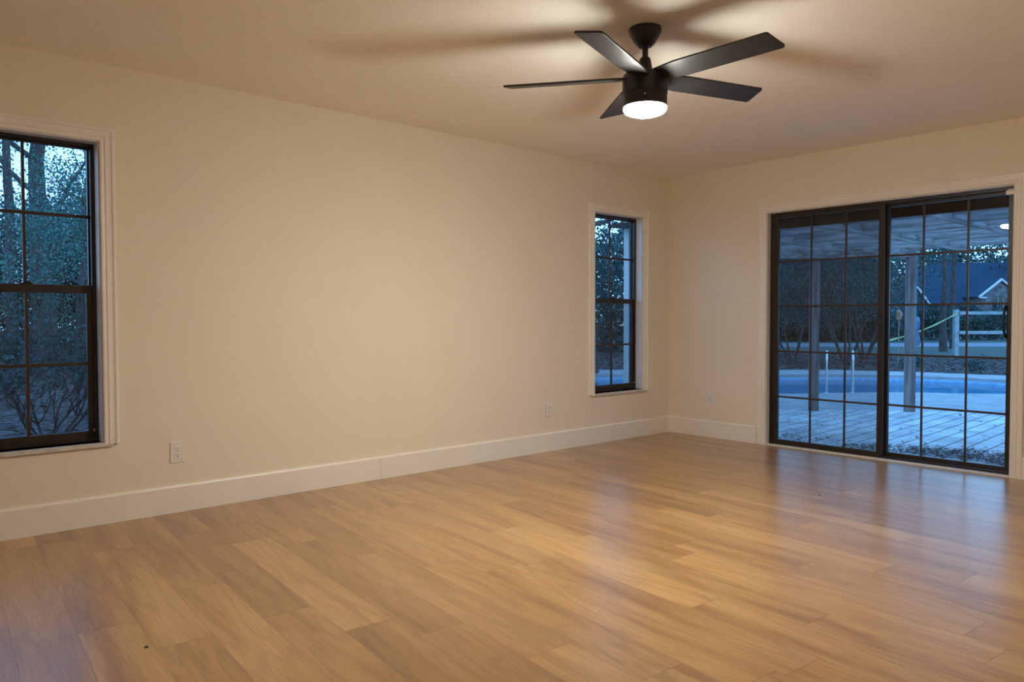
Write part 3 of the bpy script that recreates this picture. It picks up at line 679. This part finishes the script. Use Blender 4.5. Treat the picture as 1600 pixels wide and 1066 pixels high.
# entry gable with an arched window
gc = 3.95
m = MB()
for sgn in (-1, 1):
    m.add([hp(gc,-1.6,4.35), hp(gc+sgn*1.75,-1.6,2.95), hp(gc+sgn*1.75,-1.6,2.80), hp(gc,-1.6,4.18), hp(gc,-1.45,4.35), hp(gc+sgn*1.75,-1.45,2.95), hp(gc+sgn*1.75,-1.45,2.80), hp(gc,-1.45,4.18)],
          [(0,1,2,3),(7,6,5,4),(0,4,5,1),(1,5,6,2),(2,6,7,3),(3,7,4,0)])
hbox(m, gc-1.75, gc-1.15, -1.6, -1.45, 2.80, 2.9); hbox(m, gc+1.15, gc+1.75, -1.6, -1.45, 2.80, 2.9)
m.build('gable_trim', M['paletrim'], hs)
m = MB(); m.add([hp(gc-1.45,-1.4,0), hp(gc+1.45,-1.4,0), hp(gc+1.45,-1.4,2.95), hp(gc,-1.4,4.1), hp(gc-1.45,-1.4,2.95), hp(gc-1.45,3,0), hp(gc+1.45,3,0), hp(gc+1.45,3,2.95), hp(gc,3,4.1), hp(gc-1.45,3,2.95)],
      [(0,1,2,3,4),(9,8,7,6,5),(0,5,6,1),(1,6,7,2),(2,7,8,3),(3,8,9,4),(4,9,5,0)]); m.build('gable_wall', M['stone'], hs)
m = MB(); m.add([hp(gc,-1.55,4.33), hp(gc+1.8,-1.55,2.9), hp(gc+1.8,4,2.9), hp(gc,4.2,4.33), hp(gc-1.8,-1.55,2.9), hp(gc-1.8,4,2.9)], [(0,1,2,3),(0,3,5,4)]); m.build('gable_roof', M['roof'], hs)
m = MB(); arc = [hp(gc+.62*math.cos(q), -1.43, 2.42+.62*math.sin(q)) for q in [math.pi*i/14 for i in range(15)]]+[hp(gc-.62,-1.43,.9), hp(gc+.62,-1.43,.9)]
m.add(arc, [tuple(range(len(arc)))]); wn = m.build('arched_window', mat('dark_window_pane', (.02,.025,.03), .15, .5), hs)
m = MB()
for a_ in (gc-.22, gc+.22): hbox(m, a_-.02, a_+.02, -1.46, -1.43, .9, 2.9)
m.build('window_bars', M['fence'], wn)
# side wing rake
m = MB(); m.add([hp(-2.0,-.6,3.75), hp(-1.0,-.6,2.35), hp(-1.14,-.6,2.35), hp(-2.1,-.6,3.66), hp(-2.0,-.4,3.75), hp(-1.0,-.4,2.35), hp(-1.14,-.4,2.35), hp(-2.1,-.4,3.66)], [(0,1,2,3),(7,6,5,4),(0,4,5,1),(1,5,6,2),(2,6,7,3),(3,7,4,0)]); m.build('wing_trim', M['paletrim'], hs)
m = MB(); m.add([hp(-1.05,-.45,2.36), hp(-2.05,-.45,3.7), hp(-7,-.45,3.7), hp(-7,-.45,0), hp(-1.05,-.45,0), hp(-1.05,3,2.36), hp(-2.05,3,3.7), hp(-7,3,3.7), hp(-7,3,0), hp(-1.05,3,0)], [(0,1,2,3,4),(9,8,7,6,5),(0,5,6,1),(1,6,7,2),(2,7,8,3),(3,8,9,4),(4,9,5,0)]); m.build('side_wing', M['roof'], hs)

# ------------------------------------------------------------------ trees and shrubs
def branches(seed, base_r, h, lean=(0,0), n=7, spread=.6, start=.35, up=.5, trunkn=12, wob=.06):
    rd = random.Random(seed); m = MB(); pts = []; rad = []
    for i in range(trunkn):
        t = i/(trunkn-1); pts.append((lean[0]*h*t+rd.uniform(-wob,wob)*(t>0), lean[1]*h*t+rd.uniform(-wob,wob)*(t>0), h*t)); rad.append(base_r*(1-.72*t)*(1.35 if i == 0 else 1))
    m.tube(pts, rad, 12); tips = [pts[-1]]
    for k in range(n):
        t = start+(1-start)*k/max(1, n-1)*.95; i = min(trunkn-2, int(t*(trunkn-1))); p = Vector(pts[i]); q = rd.uniform(0, 2*math.pi) if k else 0
        L = h*spread*(1-.5*t)*rd.uniform(.7, 1.15); pr = base_r*(1-.72*t)*.42; bp = [p]; br = [pr]; d = Vector((math.cos(q), math.sin(q), up*rd.uniform(.5,1.4))).normalized()
        for s in range(6):
            d = (d+Vector((rd.uniform(-.22,.22), rd.uniform(-.22,.22), rd.uniform(-.05,.25)))).normalized(); bp.append(bp[-1]+d*L/6); br.append(pr*(1-.14*(s+1)))
        m.tube(bp, br, 7); tips += [bp[-1], bp[4], bp[3]]
        for s in (2, 4):
            d2 = (d+Vector((rd.uniform(-1,1), rd.uniform(-1,1), rd.uniform(-.2,.8)))).normalized(); e = [bp[s]+d2*L*.09*u*(1)+Vector((0,0,.01*u*u)) for u in range(5)]; m.tube(e, [br[s]*.5*(1-.2*u) for u in range(5)], 5); tips.append(e[-1])
    return m, tips
def foliage_pts(centers, rad, n, seed, zs=.7):
    rs = np.random.RandomState(seed); C = np.asarray([tuple(c) for c in centers], float); idx = rs.randint(0, len(C), n)
    d = rs.normal(size=(n,3)); d /= np.linalg.norm(d, axis=1, keepdims=True); r = rs.rand(n)**.5
    R = (rad*(.6+.8*rs.rand(len(C))))[idx]; P = C[idx]+d*(r*R)[:,None]*np.array([1,1,zs]); return P
def tree(name, loc, label, cat, seed, base_r, h, nleaf, leaf, clr, lm, lean=(0,0), n=8, spread=.5, start=.35, up=.5, group=None, extra=(), wob=.06):
    t = thing(name, loc, label, cat, group)
    m, tips = branches(seed, base_r, h, lean, n, spread, start, up, wob=wob); m.build('trunk', M['bark'], t, smooth=True)
    tips = list(tips)+list(extra)
    mesh_quads('foliage', leaf_quads(foliage_pts(tips, clr, nleaf, seed), leaf, seed+1), lm, t)
    return t
# seen through the near window
tree('oak_tree', (-.45, 28.1, GZ), 'thick-trunked oak tree standing upright in the middle of the near window view', 'tree', 11, .42, 13, 8500, .11, 1.3, M['leaf2'], n=9, spread=.5, start=.3, up=.7, wob=.1)
tree('oak_tree', (-1.95, 24.2, GZ), 'slimmer dark tree left of the thick oak in the near window view', 'tree', 12, .20, 11, 9000, .10, 1.1, M['leaf2'], n=7, start=.35)
tree('leaning_tree', (-1.72, 15.9, GZ), 'leafy tree at the right edge of the near window view', 'tree', 13, .15, 7.5, 7000, .075, .8, M['leaf'], lean=(.05,.02), n=9, start=.25, spread=.45)
tree('young_tree', (-2.95, 13.6, GZ), 'young leafy tree low in front of the thick oak, near window view', 'tree', 14, .05, 3.2, 3600, .06, .5, M['leaf'], n=9, start=.2, spread=.5)
tree('young_tree', (-.6, 18.2, GZ), 'young pale-leaved tree just right of the thick oak in the near window view', 'tree', 15, .06, 4.2, 5000, .08, .7, M['leaf'], n=9, start=.15, spread=.5)
# seen through the small window
tree('oak_tree', (6.3, 6.9, GZ), 'dark tree trunk at the left side of the small window view', 'tree', 21, .20, 9, 7000, .09, 1.1, M['leaf2'], n=8, start=.4)
tree('leaning_tree', (5.75, 8.6, GZ), 'leaning tree trunk in the middle of the small window view', 'tree', 22, .17, 9, 7000, .09, 1.1, M['leaf2'], lean=(.03,-.05), n=8, start=.35)
# seen through the sliding door
tree('pine_tree', (24.6, 5.9, GZ), 'tall straight tree trunk in front of the neighbour roof, the left of two', 'tree', 31, .11, 15, 4200, .14, 1.2, M['leaf2'], n=8, start=.5)
tree('pine_tree', (28.2, 6.75, GZ), 'tall straight tree trunk in front of the neighbour roof, the right of two', 'tree', 32, .11, 15, 4200, .14, 1.2, M['leaf2'], n=8, start=.5)
def shrub_tree(loc, label, seed, h, nleaf, rad=.9, stems=4, leaf=.07, lm='leaf2', name='multi_stem_tree', cat='tree', group=None, base=.034):
    rd = random.Random(seed); t = thing(name, loc, label, cat, group); m = MB(); tips = []
    for s in range(stems):
        q = 2*math.pi*s/stems+rd.uniform(-.3,.3); p = Vector((.08*math.cos(q), .08*math.sin(q), 0)); pts = [p]; d = Vector((math.cos(q)*.35, math.sin(q)*.35, 1)).normalized()
        for i in range(8):
            d = (d+Vector((rd.uniform(-.15,.15), rd.uniform(-.15,.15), .03))).normalized(); pts.append(pts[-1]+d*h/8)
        m.tube(pts, [base*(1-.1*i) for i in range(9)], 7); tips += [pts[i]+Vector((rd.uniform(-.5,.5)*rad, rd.uniform(-.5,.5)*rad, 0)) for i in (4,5,6,7,8,8)]
    m.build('stems', M['bark'], t, smooth=True)
    mesh_quads('foliage', leaf_quads(foliage_pts(tips, rad, nleaf, seed, .8), leaf, seed+1), M[lm], t); return t
shrub_tree((14.2, 6.3, GZ), 'dense multi-stemmed tree behind the pool, at the left side of the fixed door panel', 41, 3.4, 9000)
shrub_tree((14.6, 4.95, GZ), 'dense multi-stemmed tree behind the pool, right beside the left pergola post', 42, 3.6, 9000)
shrub_tree((17.2, 5.6, GZ), 'dense multi-stemmed tree behind the pool, at the right side of the fixed door panel', 43, 4.2, 9500, rad=1.1)
shrub_tree((17.6, 9.2, GZ), 'tall dense shrub tree set back at the far left of the door view', 44, 2.6, 7000, rad=1.2)
shrub_tree((33.0, 14.9, GZ), 'rounded dark shrub behind the right pergola post', 45, 2.2, 4200, rad=1.0, leaf=.15, name='garden_shrub', cat='shrub', base=.02)
shrub_tree((35.5, 13.3, GZ), 'low dark shrub left of the fence post with the tape', 46, 1.9, 4000, rad=1.0, leaf=.15, name='garden_shrub', cat='shrub', base=.02)
shrub_tree((12.7, 2.55, GZ), 'small round plant in the leaf litter beyond the pool, the left of two', 47, .28, 420, rad=.16, leaf=.06, name='small_plant', cat='plant', base=.008)
shrub_tree((12.9, 1.25, GZ), 'small round plant in the leaf litter beyond the pool, the right of two', 48, .28, 420, rad=.16, leaf=.06, name='small_plant', cat='plant', base=.008)
# hedges: clipped masses nobody could count leaf by leaf, each one plant row
def hedge(name, A, B, h, w, n, leaf, seed, lm, label, z0=GZ):
    rs = np.random.RandomState(seed); A = np.array(A); B = np.array(B); t = rs.rand(n)[:,None]; L = B-A; nn = np.array([-L[1], L[0]])/np.linalg.norm(L)
    z = rs.rand(n)**.8; wob = 1+.22*np.sin(t[:,0]*np.linalg.norm(L)*1.7+seed)
    P = A+t*L+nn*(rs.uniform(-1,1,n)*w)[:,None]*(1-.3*z[:,None]); V = np.column_stack([P, z0+z*h*wob])
    o = mesh_quads(name, leaf_quads(V, leaf, seed+1), M[lm]); tag(o, label, 'hedge'); return o
hedge('hedge', (32.5, 19.5), (44.5, 8.8), 1.55, .8, 12000, .2, 51, 'leaf2', 'clipped dark hedge behind the pale rail fence')
hedge('hedge', (-7.5, 20.0), (3.2, 19.3), .95, .9, 7000, .13, 52, 'leaf2', 'low dark undergrowth across the near window view')
hedge('foundation_hedge', (56.3, 17.9), (71.5, 4.0), 1.95, .8, 9000, .26, 53, 'leaf2', "dark shrubs growing along the neighbour's front wall")
# far woods
def woods(name, az0, az1, R0, R1, zfun, n, leaf, seed, label, thr=.0, lm='leaf2'):
    rs = np.random.RandomState(seed); nb = n//110; az = rs.uniform(az0, az1, nb); R = rs.uniform(R0, R1, nb); zt = np.array([zfun(a) for a in az])
    z = rs.rand(nb)**.85*zt; C = np.column_stack([CAM.x+R*np.cos(az), CAM.y+R*np.sin(az), z+GZ]); rad = R0*.028*(1+.6*rs.rand(nb))
    idx = np.repeat(np.arange(nb), 110); m_ = len(idx); d = rs.normal(size=(m_,3)); d /= np.linalg.norm(d, axis=1, keepdims=True)
    P = C[idx]+d*((rs.rand(m_)**.5)*rad[idx])[:,None]; P[:,2] = np.maximum(P[:,2], GZ)
    tag(mesh_quads(name, leaf_quads(P, leaf, seed+1), M[lm]), label, 'woods', kind='stuff')
dg = math.radians
woods('woodland_foliage', dg(68), dg(97), 34, 46, lambda a: 6.0, 100000, .17, 61, 'dense dark woodland foliage behind the oaks in the near window view')
woods('woodland_foliage', dg(31), dg(47), 28, 40, lambda a: 5.0, 45000, .17, 62, 'dense dark woodland foliage in the small window view')
woods('woodland_foliage', dg(22.3), dg(31), 44, 56, lambda a: 7.2 if a < dg(27.6) else 4.2, 46000, .24, 63, 'dense dark woodland foliage behind the pool in the left door panel')
woods('woodland_foliage', dg(9), dg(24), 76, 92, lambda a: 8.6, 17000, .42, 64, "dense dark treetops rising behind the neighbour's roof")

# bare-twigged shrub outside the near window
def bare_shrub(loc, label, seed, h=.78):
    rd = random.Random(seed); t = thing('bare_twig_shrub', loc, label, 'shrub'); m = MB(); tips = []
    def grow(p, d, L, r, lev):
        pts = [p]
        for i in range(5):
            d = (d+Vector((rd.uniform(-.25,.25), rd.uniform(-.25,.25), rd.uniform(-.05,.1)))).normalized(); pts.append(pts[-1]+d*L/5)
        m.tube(pts, [r*(1-.12*i) for i in range(6)], 5)
        if lev < 3:
            for k in range(3 if lev else 3):
                q = rd.randint(2, 5); d2 = (d+Vector((rd.uniform(-.9,.9), rd.uniform(-.9,.9), rd.uniform(-.1,.6)))).normalized(); grow(pts[q], d2, L*.62, r*.55, lev+1)
        else: tips.append(pts[-1])
    for s in range(7):
        q = 2*math.pi*s/7+rd.uniform(-.3,.3); grow(Vector((.05*math.cos(q), .05*math.sin(q), 0)), Vector((math.cos(q)*.75, math.sin(q)*.75, 1)).normalized(), h*.62, .016, 0)
    m.build('twigs', M['bark'], t, smooth=True)
    up_ = [p for p in tips if p.z > h*.62]
    mesh_quads('foliage', leaf_quads(foliage_pts(up_, .13, 1500, seed, .6), .05, seed+1), M['leaf2'], t)
bare_shrub((-4.50, 3.9, GZ), 'bare-twigged shrub with dark leaves on top outside the near window, on the right', 71, .98)
bare_shrub((-5.35, 4.1, GZ), 'bare-twigged shrub with dark leaves on top outside the near window, on the left', 72, .98)
shrub_tree((3.0, 3.9, GZ), 'small bluish plant by the pool edge low in the small window view', 73, .22, 260, rad=.10, leaf=.05, name='small_plant', cat='plant', base=.006)
